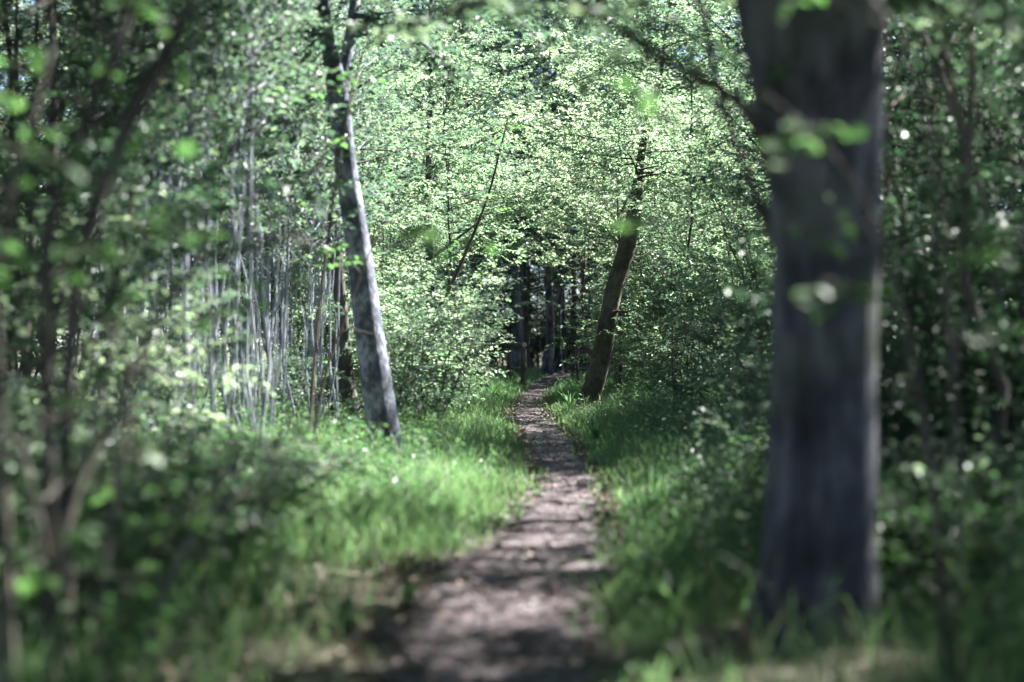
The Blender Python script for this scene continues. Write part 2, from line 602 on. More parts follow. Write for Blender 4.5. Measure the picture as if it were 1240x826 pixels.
# one big beech close on the right
big, bb = hero("beech_tree", "thick dark beech trunk standing close beside the path on the right", "tree",
               [(974, 816, 262, 7.5), (979, 796, 208, 7.5), (984, 770, 172, 7.5), (987, 728, 153, 7.5), (991, 650, 136, 7.5), (995, 500, 129, 7.5),
                (999, 350, 126, 7.5), (998, 250, 130, 7.5), (993, 150, 146, 7.45), (986, 60, 166, 7.4), (981, 0, 180, 7.4), (976, -90, 190, 7.4), (975, -190, 150, 7.4),
                (985, -420, 120, 7.5), (1000, -900, 90, 7.8), (990, -1600, 60, 8.0), (1010, -2400, 30, 8.0)], M_bark_big, 64, 40, 0.05, 3)
lr = np.random.default_rng(77)
bl = []
bl.append(limb(big, bb, [(940, 200, 26, 7.4), (908, 138, 15, 7.3), (868, 104, 12, 7.2), (828, 84, 11, 7.2), (785, 62, 10, 7.1), (738, 28, 9, 7.0), (690, -2, 8, 7.0), (630, -40, 5, 6.9)], M_bark_dark, seed=1))
bl.append(limb(big, bb, [(940, 290, 20, 7.5), (915, 235, 11, 7.7), (893, 180, 10, 8.0), (872, 110, 9, 8.3), (856, 40, 9, 8.5), (845, -20, 8, 8.7), (820, -90, 5, 9.0)], M_bark_dark, seed=2))
bl.append(limb(big, bb, [(945, 40, 26, 7.4), (910, -10, 18, 7.4), (860, -60, 14, 7.5), (780, -120, 10, 7.7), (690, -190, 6, 7.9)], M_bark_dark, seed=3))
bl.append(limb(big, bb, [(950, -40, 26, 7.4), (860, -70, 16, 7.8), (760, -40, 12, 8.4), (660, -20, 10, 9.2), (560, 10, 8, 10.2), (470, 40, 5, 11.2)], M_bark_dark, seed=5))
bl.append(limb(big, bb, [(960, -90, 26, 7.4), (900, -120, 16, 8.4), (830, -90, 12, 9.6), (760, -40, 9, 10.6), (700, 30, 6, 11.4)], M_bark_dark, seed=6))
bl.append(limb(big, bb, [(1020, -60, 30, 7.4), (1090, -90, 18, 7.0), (1160, -70, 13, 6.7), (1230, -20, 9, 6.5), (1290, 30, 6, 6.3)], M_bark_dark, seed=7))
bl.append(limb(big, bb, [(1030, -20, 30, 7.4), (1090, -20, 18, 8.0), (1150, 10, 13, 8.8), (1220, 30, 9, 9.6), (1290, 60, 6, 10.5)], M_bark_dark, seed=8))
for q in range(11):                                             # crown limbs above the frame
    a = q * 2.4 + lr.uniform(-.4, .4)
    zz = lr.uniform(5.2, 10)
    p0 = np.array([at(990, 420, 7.5)[0], 7.5, zz]) - bb
    ln = lr.uniform(3.2, 5.4) * (1.1 - 0.04 * zz)
    pts = poly_arc(lr, p0, [math.cos(a), math.sin(a), lr.uniform(0.1, 0.6)], ln, 8, 0.01, 0.1)
    b = MB()
    b.tube(pts, np.linspace(0.09, 0.012, 9), 7, cap=False)
    b.build("limb", M_bark_big, big)
    bl.append(pts)
    for s in range(3):
        i = lr.integers(2, 7)
        t = unit(pts[i + 1] - pts[i])
        sd = unit(np.cross(t, [0, 0, 1.0])) * (1 if s % 2 else -1)
        bl.append(poly_arc(lr, pts[i], t * .7 + sd * .8, ln * lr.uniform(.3, .5), 6, 0, .12))
cb = MB()
for b_ in bl:
    if len(b_) == 7:
        cb.tube(b_, np.linspace(0.02, 0.004, 7), 4, 1, cap=False)
sprays(lr, cb, bl[:7], 8.0, 0.6, 0.030, 0.085, start=0.15)
sprays(lr, cb, bl[5:7], 10.0, 0.6, 0.030, 0.085, start=0.1)
sprays(lr, cb, bl[7:], 3.6, 0.75, 0.030, 0.088, start=0.12)
tag(cb.build("crown", [M_leaf, M_twig], big), kind="stuff")

# silver trunk on the left with a forked top
sil, sb_ = hero("silver_barked_tree", "slender silver grey trunk with a forked top rising from grass left of the path", "tree",
                [(478, 572, 74, 19.2), (474, 556, 48, 19.2), (466, 525, 40, 19.2), (458, 480, 37, 19.2), (446, 400, 34, 19.2), (433, 300, 31, 19.2),
                 (418, 200, 27, 19.1), (408, 110, 25, 19.0), (397, 50, 17, 18.9), (391, 0, 15, 18.8), (380, -120, 13, 18.6), (370, -300, 9, 18.6), (365, -500, 5, 18.6)],
                M_bark_silver, 56, 22, 0.07, 5)
lr = np.random.default_rng(78)
sl_ = [limb(sil, sb_, [(409, 125, 22, 19.0), (419, 70, 15, 19.1), (427, 20, 13, 19.2), (434, -60, 11, 19.4), (445, -250, 7, 19.6)], M_bark_silver, seed=4)]
for q in range(26):
    a = q * 2.4 + lr.uniform(-.4, .4)
    py = lr.uniform(-480, -20)
    p0 = at(np.interp(py, [-350, 60], [372, 400]), py, 18.9) - sb_
    pts = poly_arc(lr, p0, [math.cos(a), math.sin(a), lr.uniform(0.0, 0.4)], lr.uniform(2.4, 4.2), 7, 0.0, 0.1)
    b = MB()
    b.tube(pts, np.linspace(0.03, 0.006, 8), 6, cap=False)
    b.build("limb", M_bark_silver, sil)
    sl_.append(pts)
for (px, py, ax) in ((428, 20, 1.0), (392, 10, -0.8), (425, 45, 1.1), (390, -10, 0.9)):
    p0 = at(px, py, 19.0) - sb_
    pts = poly_arc(lr, p0, [ax, lr.uniform(-.5, .3), 0.1], 2.0, 6, -0.02, 0.1)
    b = MB()
    b.tube(pts, np.linspace(0.02, 0.005, 7), 6, cap=False)
    b.build("limb", M_bark_silver, sil)
    sl_.append(pts)
hang = [limb(sil, sb_, rows, M_bark_silver, 12, 6, 30 + k) for k, rows in enumerate((
    [(428, 18, 10, 19.1), (452, 22, 7, 18.7), (486, 36, 5, 18.2), (520, 58, 3, 17.6), (548, 92, 2, 17.0)],
    [(431, -20, 10, 19.2), (470, -30, 7, 18.6), (530, -18, 6, 17.8), (590, 4, 4, 17.0), (640, 34, 2, 16.2)],
    [(396, 40, 9, 18.9), (366, 38, 6, 18.4), (330, 52, 4, 17.8), (296, 80, 2, 17.2)],
    [(433, -60, 10, 19.3), (500, -90, 8, 18.8), (600, -80, 6, 18.0), (690, -30, 4, 17.2), (740, 20, 2, 16.6)]))]
cb = MB()
sprays(lr, cb, hang, 13, 0.6, 0.028, 0.09, start=0.1)
sprays(lr, cb, sl_, 6.5, 0.8, 0.028, 0.09, start=0.15)
tag(cb.build("crown", [M_leaf, M_twig], sil), kind="stuff")

dk, db = hero("dark_trunk_tree", "thin dark trunk half hidden just behind the silver trunk", "tree",
              [(424, 500, 34, 24), (421, 470, 20, 24), (415, 400, 17, 24), (408, 320, 16, 24), (404, 240, 14, 24), (398, 120, 12, 24), (396, 0, 10, 24), (400, -200, 5, 24)], M_bark_dark, 26, 14, 0.06, 6)
lr = np.random.default_rng(79)
dl = []
for q in range(9):
    a = q * 2.4
    p0 = at(402, lr.uniform(-150, 210), 24) - db
    pts = poly_arc(lr, p0, [math.cos(a), math.sin(a), lr.uniform(0.0, 0.5)], lr.uniform(1.2, 2.4), 6, 0.0, 0.1)
    b = MB()
    b.tube(pts, np.linspace(0.02, 0.005, 7), 5, cap=False)
    b.build("limb", M_bark_dark, dk)
    dl.append(pts)
cb = MB()
sprays(lr, cb, dl, 4.5, 0.6, 0.028, 0.085, start=0.2)
tag(cb.build("crown", [M_leaf, M_twig], dk), kind="stuff")

# the leaning trunk in focus
ln_, lb = hero("leaning_tree", "brown trunk leaning right over the path edge, bare to above head height", "tree",
               [(704, 510, 50, 33.6), (708, 499, 33, 33.6), (713, 484, 26, 33.6), (721, 460, 23.5, 33.6), (731, 420, 22.5, 33.6), (737, 385, 22, 33.6), (744, 350, 21.5, 33.6), (756, 312, 21, 33.6),
                (765, 275, 18, 33.6), (773, 220, 13, 33.6), (781, 160, 8, 33.5), (798, 100, 5.5, 33.3), (806, 40, 4, 33.0), (822, -60, 2.5, 32.6)], M_bark_brown, 70, 26, 0.08, 8)
lr = np.random.default_rng(80)
ll = [limb(ln_, lb, [(738, 384, 7, 33.6), (746, 377, 4, 33.3), (757, 378, 3, 33.0), (770, 374, 2, 32.8)], M_bark_brown, 8, 6, 1, "stub")]
for q in range(22):
    a = q * 2.4 + lr.uniform(-.4, .4)
    py = lr.uniform(0, 225)
    p0 = at(np.interp(py, [0, 100, 160, 220, 270], [812, 798, 781, 772, 766]), py, 33.4) - lb
    pts = poly_arc(lr, p0, [math.cos(a), math.sin(a) * .8 - .5, lr.uniform(-0.1, 0.35)], lr.uniform(1.4, 2.6), 6, -0.01, 0.1)
    b = MB()
    b.tube(pts, np.linspace(0.022, 0.005, 7), 5, cap=False)
    b.build("limb", M_bark_brown, ln_)
    ll.append(pts)
cb = MB()
sprays(lr, cb, ll[1:], 6.5, 0.55, 0.028, 0.080, start=0.12)
tag(cb.build("crown", [M_leaf_light, M_twig], ln_), kind="stuff")


# ------------------------------------------------------------------ foreground hazels with single leaves
def leaf_mesh(seed):
    r = np.random.default_rng(seed)
    us = np.linspace(0, 1, 6)
    wd = np.array([0.03, 0.62, 0.96, 0.84, 0.46, 0.0]) * 0.40 * r.uniform(.9, 1.1, 6)
    V, Fa = [], []
    for u, w in zip(us, wd):
        zz = -0.18 * u * u + 0.02 * r.normal()
        V += [[u, -w, zz + 0.10 * w], [u, 0, zz], [u, w, zz + 0.10 * w]]
    for i in range(5):
        a = i * 3
        Fa += [[a, a + 3, a + 4, a + 1], [a + 1, a + 4, a + 5, a + 2]]
    m = MB()
    m.add(np.array(V), Fa, 0, True)
    return m.mesh("leaf", [M_leaf_hazel])


LEAVES = [leaf_mesh(s) for s in range(4)]
from mathutils import Matrix


def leaf_parts(root, r, branches, n, size, start=0.3, tw=0.16):
    """single leaves as parts along short petioles"""
    for q in range(n):
        if q % 6 == 0:                               # a new side shoot carrying the next leaves
            pts = branches[r.integers(len(branches))]
            u = (start + (1 - start) * r.random()) * (len(pts) - 1.001)
            i = int(u)
            p0 = pts[i] * (1 - u + i) + pts[i + 1] * (u - i)
            dv = unit(r.normal(0, 1, 3) * [1, 1, .5]) * tw * r.uniform(1.0, 1.9)
            m = MB()
            m.tube(np.array([p0, p0 + dv * .5 + [0, 0, .01], p0 + dv]), [.0025, .002, .0012], 4, 0, cap=False)
            m.build("shoot", M_twig, root)
        p = p0 + dv * (0.25 + 0.15 * (q % 6)) + r.normal(0, .006, 3)
        a = r.uniform(0, 6.28)
        d = unit(np.array([math.cos(a), math.sin(a), r.uniform(-.6, .1)]))
        nn = unit(np.array([r.normal(0, .45), r.normal(0, .45), 1.0]))
        s = unit(np.cross(nn, d))
        nn = np.cross(d, s)
        sz = size * r.uniform(.65, 1.25)
        o = link("leaf", LEAVES[q % 4], root)
        M = Matrix(((d[0], s[0], nn[0]), (d[1], s[1], nn[1]), (d[2], s[2], nn[2]))).to_4x4()
        o.matrix_local = Matrix.Translation(Vector(p)) @ M @ Matrix.Scale(sz, 4)


def hazel(name, label, seed, stems, nleaf, size, bark, start=0.35, tw=0.16, cat="shrub", group=None):
    r = np.random.default_rng(seed)
    pts0, _ = px_path(stems[0], 4)
    base = pts0[0].copy()
    root = thing(name, tuple(base), label, cat, group)
    br = []
    for k, rows in enumerate(stems):
        p = limb(root, base, rows, bark, 22, 9, seed + k, "stem")
        br.append(p)
        for s in range(5):
            i = r.integers(7, 20)
            sp = poly_arc(r, p[i], [r.normal(), r.normal(), r.uniform(0, .6)], r.uniform(.35, .8), 5, -0.02, .15)
            tb = MB()
            tb.tube(sp, np.linspace(.005, .002, 6), 5, 0, cap=False)
            br.append(sp)
            tb.build("twig", bark, root)
    leaf_parts(root, r, br, nleaf, size, start, tw)
    return root


hazel("hazel_shrub", "tall hazel with two long dark stems curving up to the right at the left edge", 21,
      [[(64, 890, 20, 5.9), (62, 760, 18, 5.9), (62, 640, 17, 5.9), (58, 540, 16, 5.9), (58, 440, 16, 5.9), (56, 360, 15, 5.9), (58, 290, 15, 5.95), (75, 220, 15, 6.0), (106, 140, 14, 6.1), (142, 55, 13, 6.2), (166, -12, 12, 6.3), (200, -120, 8, 6.5)],
       [(74, 895, 20, 6.2), (80, 700, 18, 6.3), (78, 560, 17, 6.4), (84, 430, 17, 6.5), (96, 320, 17, 6.5), (112, 260, 18, 6.5), (134, 200, 18, 6.5), (160, 142, 17, 6.5), (188, 88, 16, 6.5), (222, 25, 14, 6.6), (250, -40, 11, 6.7), (290, -140, 7, 6.8)]],
      150, 0.075, M_bark_dark)
hazel("hazel_shrub", "hazel with stiff upright stems crowding the lower left corner", 22,
      [[(20, 900, 14, 5.6), (10, 720, 11, 5.6), (4, 560, 12, 5.6), (-6, 380, 10, 5.6), (8, 250, 10, 5.7), (34, 170, 9, 5.9), (60, 60, 7, 6.0)],
       [(34, 900, 16, 5.9), (60, 740, 12, 6.0), (92, 600, 10, 6.2), (132, 520, 10, 6.4), (150, 470, 8, 6.6), (190, 390, 8, 6.7), (240, 318, 9, 6.8), (290, 302, 9, 6.8), (335, 292, 7, 6.8), (380, 270, 4, 6.8)],
       [(12, 900, 16, 5.4), (-20, 640, 12, 5.3), (-40, 300, 10, 5.2), (-20, 90, 8, 5.2)]],
      210, 0.075, M_twig, 0.3, 0.2)
hazel("hazel_shrub", "low hazel bush with bright single leaves overhanging the left verge", 23,
      [[(130, 880, 12, 6.2), (120, 760, 9, 6.3), (135, 640, 7, 6.5), (150, 540, 6, 6.6), (175, 430, 5, 6.7), (215, 340, 3, 6.8)],
       [(150, 880, 12, 6.3), (190, 740, 8, 6.5), (240, 640, 7, 6.8), (290, 600, 6, 7.0), (330, 610, 4, 7.1)],
       [(110, 885, 12, 6.0), (70, 740, 9, 5.9), (50, 640, 8, 5.8), (20, 520, 6, 5.7)]],
      150, 0.075, M_twig, 0.2, 0.16)
# leafy spray hanging in front of the big trunk
hazel("sapling", "young sapling holding blurred green leaves in front of the thick beech trunk", 24,
      [[(1150, 880, 11, 6.2), (1140, 700, 9, 6.1), (1120, 520, 8, 6.0), (1090, 380, 7, 5.9), (1060, 270, 6, 5.8), (1010, 190, 5, 5.7), (960, 140, 4, 5.6), (920, 110, 3, 5.6)],
       [(1152, 880, 10, 6.2), (1160, 640, 8, 6.3), (1150, 400, 7, 6.3), (1130, 200, 6, 6.2), (1100, 60, 5, 6.0), (1040, -20, 4, 5.8)]],
      132, 0.066, M_twig, 0.4, 0.16, "sapling")

hazel("sapling", "thin leafy shoot with scattered leaves partly veiling the silver trunk", 26,
      [[(372, 560, 6, 16), (378, 470, 5, 16), (386, 380, 4.5, 16), (398, 280, 4, 16), (410, 200, 3.5, 16), (424, 120, 3, 16), (440, 60, 2, 16)],
       [(376, 560, 5, 16.2), (392, 460, 4, 16.2), (420, 380, 3, 16.2), (446, 310, 2, 16.2), (470, 260, 1.5, 16.2)]], 110, 0.08, M_twig, 0.3, 0.22, "sapling")
# slim dark sapling leaning right on the left of the path
hazel("sapling", "slim dark sapling leaning right above the bushes left of the path", 25,
      [[(498, 520, 7, 27), (512, 430, 6, 27), (528, 384, 5.5, 27), (560, 315, 4.5, 27), (590, 240, 3.2, 27), (606, 180, 2.4, 27), (616, 138, 1.2, 27)]], 60, 0.09, M_bark_dark, 0.5, 0.3, "sapling")

# ------------------------------------------------------------------ wooden barriers across the old ride
def post_mesh(h, rr, seed):
    m = MB()
    z = np.array([-0.25, 0, h * .4, h * .8, h - 0.012])
    m.tube(np.stack([z * 0.01, z * 0.006, z], 1), np.array([1.05, 1.0, .98, .95, .94]) * rr, 14, 0, 0.04, seed, cap=False)
    a = np.arange(14) / 14 * 6.283
    top = np.stack([np.cos(a) * rr * .93, np.sin(a) * rr * .93, np.full(14, h - 0.012)], 1) + [h * .01, h * .006, 0]
    m.add(np.vstack([top, [[h * .01, h * .006, h + 0.004]]]), [[i, (i + 1) % 14, 14] for i in range(14)], 1, False)
    return m


def barrier(label, x0, y0, x1, y1, h):
    root = thing("wooden_barrier", (x0, y0, float(gz(x0, y0))), label, "barrier")
    d = np.array([x1 - x0, y1 - y0, 0.0])
    post_mesh(h, 0.085, 1).build("post", [M_post, M_cut], root)
    post_mesh(h * 0.97, 0.10, 2).build("post", [M_post, M_cut], root, tuple(d))
    u = unit(d)
    b = MB()
    pts = np.linspace(-u * 0.22, d + u * 0.12, 6) + [0, 0, h + 0.075]
    b.tube(pts, np.full(6, 0.085), 14, 0, 0.05, 3)
    for e, sg in ((pts[0], -1), (pts[-1], 1)):
        s = unit(np.cross(u, [0, 0, 1.0]))
        a = np.arange(14) / 14 * 6.283
        ring = e + u * sg * 0.045 + np.outer(np.cos(a), s) * 0.08 + np.outer(np.sin(a), [0, 0, 1.0]) * 0.08
        b.add(np.vstack([ring, [e + u * sg * 0.05]]), [[i, (i + 1) % 14, 14] for i in range(14)], 1, False)
    b.build("rail", [M_post, M_cut], root)
    b = MB()
    pts = np.linspace(u * 0.0, d, 5) + [0.10, -0.02, h * 0.45]
    b.tube(pts - np.array([0, 0.10, 0]), np.full(5, 0.05), 10, 0, 0.05, 5)
    b.build("rail", M_post, root)
    return root


barrier("dark wooden post barrier with a log top rail left of the narrowing path", -0.10, 56.5, 0.36, 54.5, 1.26)
barrier("dark wooden post barrier in shade right of the narrowing path", 2.10, 58.5, 2.62, 57.0, 1.2)

# ------------------------------------------------------------------ kinds of tree and shrub
TALL = [grow_tree(100 + s, "broadleaf_tree", "tall broadleaf", "tree", 14 + s, 0.17, 0.22, 3.8, 32, 4.6, 0.95, 0.036, 0.12, M_bark_big, M_leaf, lod=0) for s in range(3)]
HIGH = [grow_tree(150 + s, "broadleaf_tree", "high crowned broadleaf", "tree", 15 + s, 0.15, 0.42, 3.8, 34, 5.2, 0.95, 0.034, 0.12, M_bark_dark, M_leaf, lod=0) for s in range(2)]
ARCH = [grow_tree(170 + s, "young_broadleaf_tree", "arching young tree", "tree", 6.8, 0.04, 0.40, 1.9, 26, 8.0, 0.6, 0.027, 0.085, M_bark_dark, M_leaf_light, lod=1, lean=.09) for s in range(2)]
UND = [grow_shrub(200 + s, "hazel_thicket", "tall hazel", "hazel", 6.6 + 0.6 * s, 7, 0.34, 6.5, 0.62, 0.027, 0.080, M_twig, [M_leaf_light, M_leaf, M_leaf_light][s], lod=1 if s < 2 else 0, sr=0.026, side=8, start=0.12, wander=0.11) for s in range(3)]
UNDD = [grow_tree(250 + s, "young_broadleaf_tree", "young dark tree", "tree", 7.5, 0.05, 0.12, 2.3, 26, 6.0, 0.62, 0.030, 0.085, M_bark_dark, M_leaf_shaded, lod=0, lean=0.09) for s in range(2)]
POLE = [grow_tree(300 + s, "sapling", "pale sapling", "sapling", 5.2 + 0.7 * s, 0.011 + 0.003 * s, 0.40, 0.9, 14, 5.5, 0.42, 0.030, 0.075, M_stem, M_leaf, lod=1, lean=0.08, tw_r=0.003, rise=(.3, .9)) for s in range(4)]
CON = [grow_tree(400 + s, "spruce_tree", "dark spruce", "tree", 13 + 2 * s, 0.16, 0.06, 2.6, 54, 5.5, 0.6, 0.020, 0.13, M_bark_dark, M_needle, lod=0, shape='cone', rise=(-.25, .1), up=-0.02) for s in range(2)]
SHR = [grow_shrub(500 + s, "leafy_shrub", "shrub", "shrub", 2.3 + 0.3 * s, 6, 0.42, 6.5, 0.45, 0.026, 0.072, M_twig, [M_leaf, M_leaf_light, M_leaf][s]) for s in range(3)]
THIN = [grow_tree(330 + s, "sapling", "dim sapling", "sapling", 5.6 + 0.8 * s, 0.020 + 0.005 * s, 0.45, 1.1, 12, 4.5, 0.45, 0.034, 0.075, M_twig, M_leaf_shaded, lod=1, lean=0.15, tw_r=0.003, rise=(.2, .8)) for s in range(3)]
SHRD = [grow_shrub(540, "leafy_shrub", "shrub", "shrub", 2.6, 7, 0.45, 6.5, 0.45, 0.026, 0.085, M_bark_dark, M_leaf_shaded, lod=0)]  # shrub copy with shade put into its leaf colour
LOW = [grow_shrub(550 + s, "low_bush", "bush", "bush", 0.95 + .1 * s, 8, 0.9, 9.0, 0.30, 0.026, 0.062, M_twig, [M_herb, M_leaf][s]) for s in range(2)]
used = set()


def put(kind, k, x, y, s, label, group=None, sz=None, rz=None, sink=0.0):
    src = kind[k % len(kind)]
    rz = rng.uniform(0, 6.28) if rz is None else rz
    loc = (float(x), float(y), float(gz(x, y)) - sink)
    if src.name not in used:
        used.add(src.name)
        src.location, src.rotation_euler, src.scale = loc, (0, 0, rz), (s, s, sz or s)
        src["label"] = label
        if group:
            src["group"] = group
        return src
    return copy_thing(src, loc, rz, (s, sz or s), label, group)


def pxx(px, d):
    return (px - 620) / F * d


# thicket of pale poles on the left
NP = 240
for q in range(NP):
    d = 13 + 20 * (q + rng.random()) / NP
    px = 118 + 317 * ((q * 0.618034) % 1.0) + rng.uniform(-22, 22)
    if px > 330:
        d = max(d, 20.8 + 11 * rng.random())
    o = put(POLE, q, pxx(px, d), d, rng.uniform(0.75, 1.15), "thin pale sapling stem in the dense stand left of the silver trunk", "pale saplings left of the silver trunk", sz=rng.uniform(0.85, 1.15))
    o.rotation_euler[0], o.rotation_euler[1] = rng.normal(0, .05), rng.normal(0, .06)
# bushes along the left of the path
for q, (px, d, s) in enumerate([(520, 23.5, .9), (488, 25, 1.1), (545, 28, 1.0), (505, 30, 1.2), (538, 33, .95), (528, 36, 1.3), (528, 39, .95), (540, 44, 1.4), (512, 47, 1.1), (515, 53, 1.2), (540, 58, 1.5), (545, 63, .9),
                               (470, 21.5, .75), (455, 27, 1.0), (425, 30, 1.0), (395, 26, .8), (365, 24, .55), (330, 22, .5), (290, 20, .5), (240, 19, .45), (200, 16, .45), (150, 14, .8), (90, 12, .9), (40, 11, 1.0)]):
    put(SHR, q, pxx(px, d), d, s, "leafy shrub in the bank of bushes lining the left of the path", "leafy shrubs left of the path")
# and along the right
for q, (px, d, s) in enumerate([(790, 36.5, .95), (812, 32, .85), (830, 28, .9), (760, 40, 1.2), (790, 44, 1.3), (880, 26, .75), (915, 23, .7), (850, 33, 1.0), (890, 30, 1.0), (930, 26, 1.1), (772, 50, 1.3), (758, 56, 1.2), (750, 63, 1.2), (745, 70, 1.4),
                               (905, 18.5, .4), (925, 16, .35), (945, 14, .4), (820, 38, 1.3), (960, 20, 1.0), (900, 40, 1.4)]):
    put(SHR, q + 1, pxx(px, d), d, s, "leafy shrub in the bank of bushes lining the right of the path", "leafy shrubs right of the path")
for q, (px, d, s) in enumerate([(1080, 10.5, .8), (1130, 11.5, .9), (1190, 10, .9), (1235, 12, 1.0), (1100, 14, 1.0), (1160, 15, 1.0), (1220, 16, 1.1), (1090, 18, 1.1), (1280, 11, 1.1), (1150, 19, 1.2)]):
    put(SHRD, q, pxx(px, d), d, s * .9, "leafy shrub in the dim undergrowth right of the thick beech trunk", "shrubs right of the beech trunk")
# low bushes at lower left and by the beech foot
for q, (px, d, s) in enumerate([(30, 7.4, 1.0), (110, 7.9, 1.0), (190, 8.6, .9), (60, 9.2, 1.1), (150, 10.2, 1.0), (250, 9.8, .85), (280, 11.5, .9), (330, 12.8, .6), (220, 12.5, .9), (375, 13.5, .5), (300, 15.5, .6), (-20, 8.3, 1.1), (90, 6.8, .8)]):
    put(LOW, q, pxx(px, d), d, s, "low dark bush in the shaded undergrowth at the lower left", "low bushes at the lower left")
for q, (px, d, s) in enumerate([(1090, 8.3, .7), (1150, 8.8, .8), (1210, 8.2, .85), (1250, 9.3, .9), (880, 13.5, .5), (915, 11.6, .4), (850, 17, .5), (895, 15.3, .5), (820, 22, .6), (790, 26, .6)]):
    put(LOW, q, pxx(px, d), d, s, "low leafy bush growing in the grass around the beech trunk" if px > 1000 else "low leafy bush on the grassy bank right of the path", "low bushes right of the path" if px < 1000 else "low bushes beside the beech")

# young trees on the left and right
for q, (x, d, s) in enumerate([(-2.6, 26, .85), (-3.6, 30, 1.0), (-2.9, 34, .95), (-4.4, 36, 1.1), (-3.4, 41, 1.1), (-4.0, 45, 1.2), (-4.0, 50, 1.2), (-5.2, 42, 1.1), (-7.4, 35, 1.1), (-6.6, 48, 1.3), (-3.6, 56, 1.4), (-4.6, 64, 1.4), (-5.4, 60, 1.4),
                              (-7.6, 40, 1.2), (-8.6, 52, 1.3), (-7.9, 26, 1.0), (-8.6, 30, 1.1), (-9.4, 36, 1.2), (-5, 70, 1.5), (-9.8, 62, 1.4), (-14, 45, 1.3), (-12, 39, 1.3), (-17, 52, 1.4), (-11, 31, 1.1), (-13, 34, 1.2), (-15, 40, 1.3)]):
    put(UND, q, x, d, s, "tall many stemmed hazel in the sunlit leafy wall left of the path", "tall hazels left of the path")
for q, (x, d, s) in enumerate([(4.2, 38, .95), (4.6, 31, .9), (4.2, 43, 1.1), (4.6, 40, 1.1), (5.0, 50, 1.2), (5.4, 35, 1.0), (5.2, 46, 1.2), (6.4, 41, 1.1), (6.0, 58, 1.3), (5.6, 55, 1.3), (6.6, 65, 1.4), (7.4, 50, 1.2), (7.0, 60, 1.4),
                              (4.6, 26, .85), (5.8, 29, .95), (8.2, 44, 1.2), (6.8, 73, 1.5), (6.2, 70, 1.5)]):
    put(UND, q + 1, x, d, s, "tall many stemmed hazel in the sunlit leafy wall right of the path", "tall hazels right of the path")
for q, (px, d, s) in enumerate([(-20, 9.5, .9), (60, 11.5, .95), (30, 13.5, .9), (10, 14, 1.0), (60, 17, 1.0), (20, 20, 1.1), (-60, 12, 1.0), (300, 40, 1.1)]):
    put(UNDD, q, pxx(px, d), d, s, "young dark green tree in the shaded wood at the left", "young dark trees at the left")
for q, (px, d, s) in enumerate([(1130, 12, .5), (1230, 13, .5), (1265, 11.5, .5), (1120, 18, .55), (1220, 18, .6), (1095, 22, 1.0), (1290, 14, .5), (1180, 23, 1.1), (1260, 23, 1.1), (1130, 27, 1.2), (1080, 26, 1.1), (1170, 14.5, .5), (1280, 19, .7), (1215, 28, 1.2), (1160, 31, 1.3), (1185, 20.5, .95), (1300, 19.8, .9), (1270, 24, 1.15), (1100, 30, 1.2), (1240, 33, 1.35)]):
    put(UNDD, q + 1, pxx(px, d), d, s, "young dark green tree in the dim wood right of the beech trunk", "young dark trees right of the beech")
for q, (px, d, s) in enumerate([(1085, 11.5, 1.3), (1098, 13, 1.3), (1150, 10.5, 1.2), (1160, 14, 1.4), (1213, 10, 1.5), (1226, 11.5, 1.3), (1130, 16, 1.5), (1185, 18, 1.3), (1240, 18, 1.3), (1075, 15, 1.2), (1200, 22, 1.4), (1110, 23, 1.4), (1060, 21, 1.2)]):
    put(THIN, q, pxx(px, d), d, s, "slender sapling stem in the dim wood right of the thick beech trunk", "saplings right of the beech trunk", sz=s * .8)

for q, (x, d, s, lab) in enumerate([(3.35, 32.6, 1.22, "slim young tree whose leaves hide the top of the leaning trunk"), (-1.6, 44, 1.05, "slim young tree arching over the path from its left edge"),
                                    (1.75, 48, 1.1, "slim young tree arching over the path from its right edge"), (-1.0, 53, 1.15, "slim young tree beside the left wooden barrier"),
                                    (2.3, 37.5, 1.15, "slim young tree just beyond the leaning trunk"), (-1.5, 36, 1.1, "slim young tree rising from the bushes beyond the silver trunk"), (2.6, 55.5, 1.2, "slim young tree beside the right wooden barrier")]):
    put(ARCH, q, x, d, s, lab)
# spruces closing the far end of the path
for q, (x, d, s) in enumerate([(-1.4, 84, 1.0), (0.7, 90, 1.0), (5.6, 86, 1.0), (2.6, 99, 1.1), (-3.6, 80, 1.0), (7.6, 82, 1.0), (4.6, 108, 1.2), (0.2, 106, 1.2), (-2.6, 96, 1.1), (8.4, 96, 1.1), (-5.6, 90, 1.1), (10.6, 90, 1.1), (7, 112, 1.2)]):
    put(CON, q, x, d, s, "dark spruce closing the view at the far end of the path", "dark spruces at the far end")
for q, (x, d, s) in enumerate([(-0.4, 79, 1.0), (0.6, 83, 1.1), (4.4, 80, 1.0), (1.4, 92, 1.2), (3.2, 95, 1.2), (5.4, 98, 1.3), (-1.6, 90, 1.2), (6.4, 90, 1.3), (2.2, 104, 1.4), (0.2, 99, 1.3), (4.6, 102, 1.4), (7.4, 104, 1.4)]):
    put(UNDD, q, x, d, s, "dark young tree filling the shaded gap at the far end of the path", "dark young trees at the far end")
for q, (px, d, s) in enumerate([(655, 78, 1.0), (668, 80, 1.1), (682, 76, 1.3)]):
    put(POLE, q, pxx(px, d), d, s, "thin pale stem before the dark spruces at the end of the path", "pale stems at the far end")

for q in range(26):
    put(SHR, q, -9 + 23 * q / 25 + rng.uniform(-.5, .5), 100 + 12 * ((q * .618) % 1), rng.uniform(1.5, 2.0), "leafy shrub in the dark thicket beyond the far end of the path", "shrubs beyond the far end")
for q in range(18):
    put(SHRD, q, -2.5 + 11 * ((q * .618) % 1), 86 + 11 * q / 17, rng.uniform(1.0, 1.5), "dark shrub closing the path at its shaded far end", "dark shrubs at the far end")
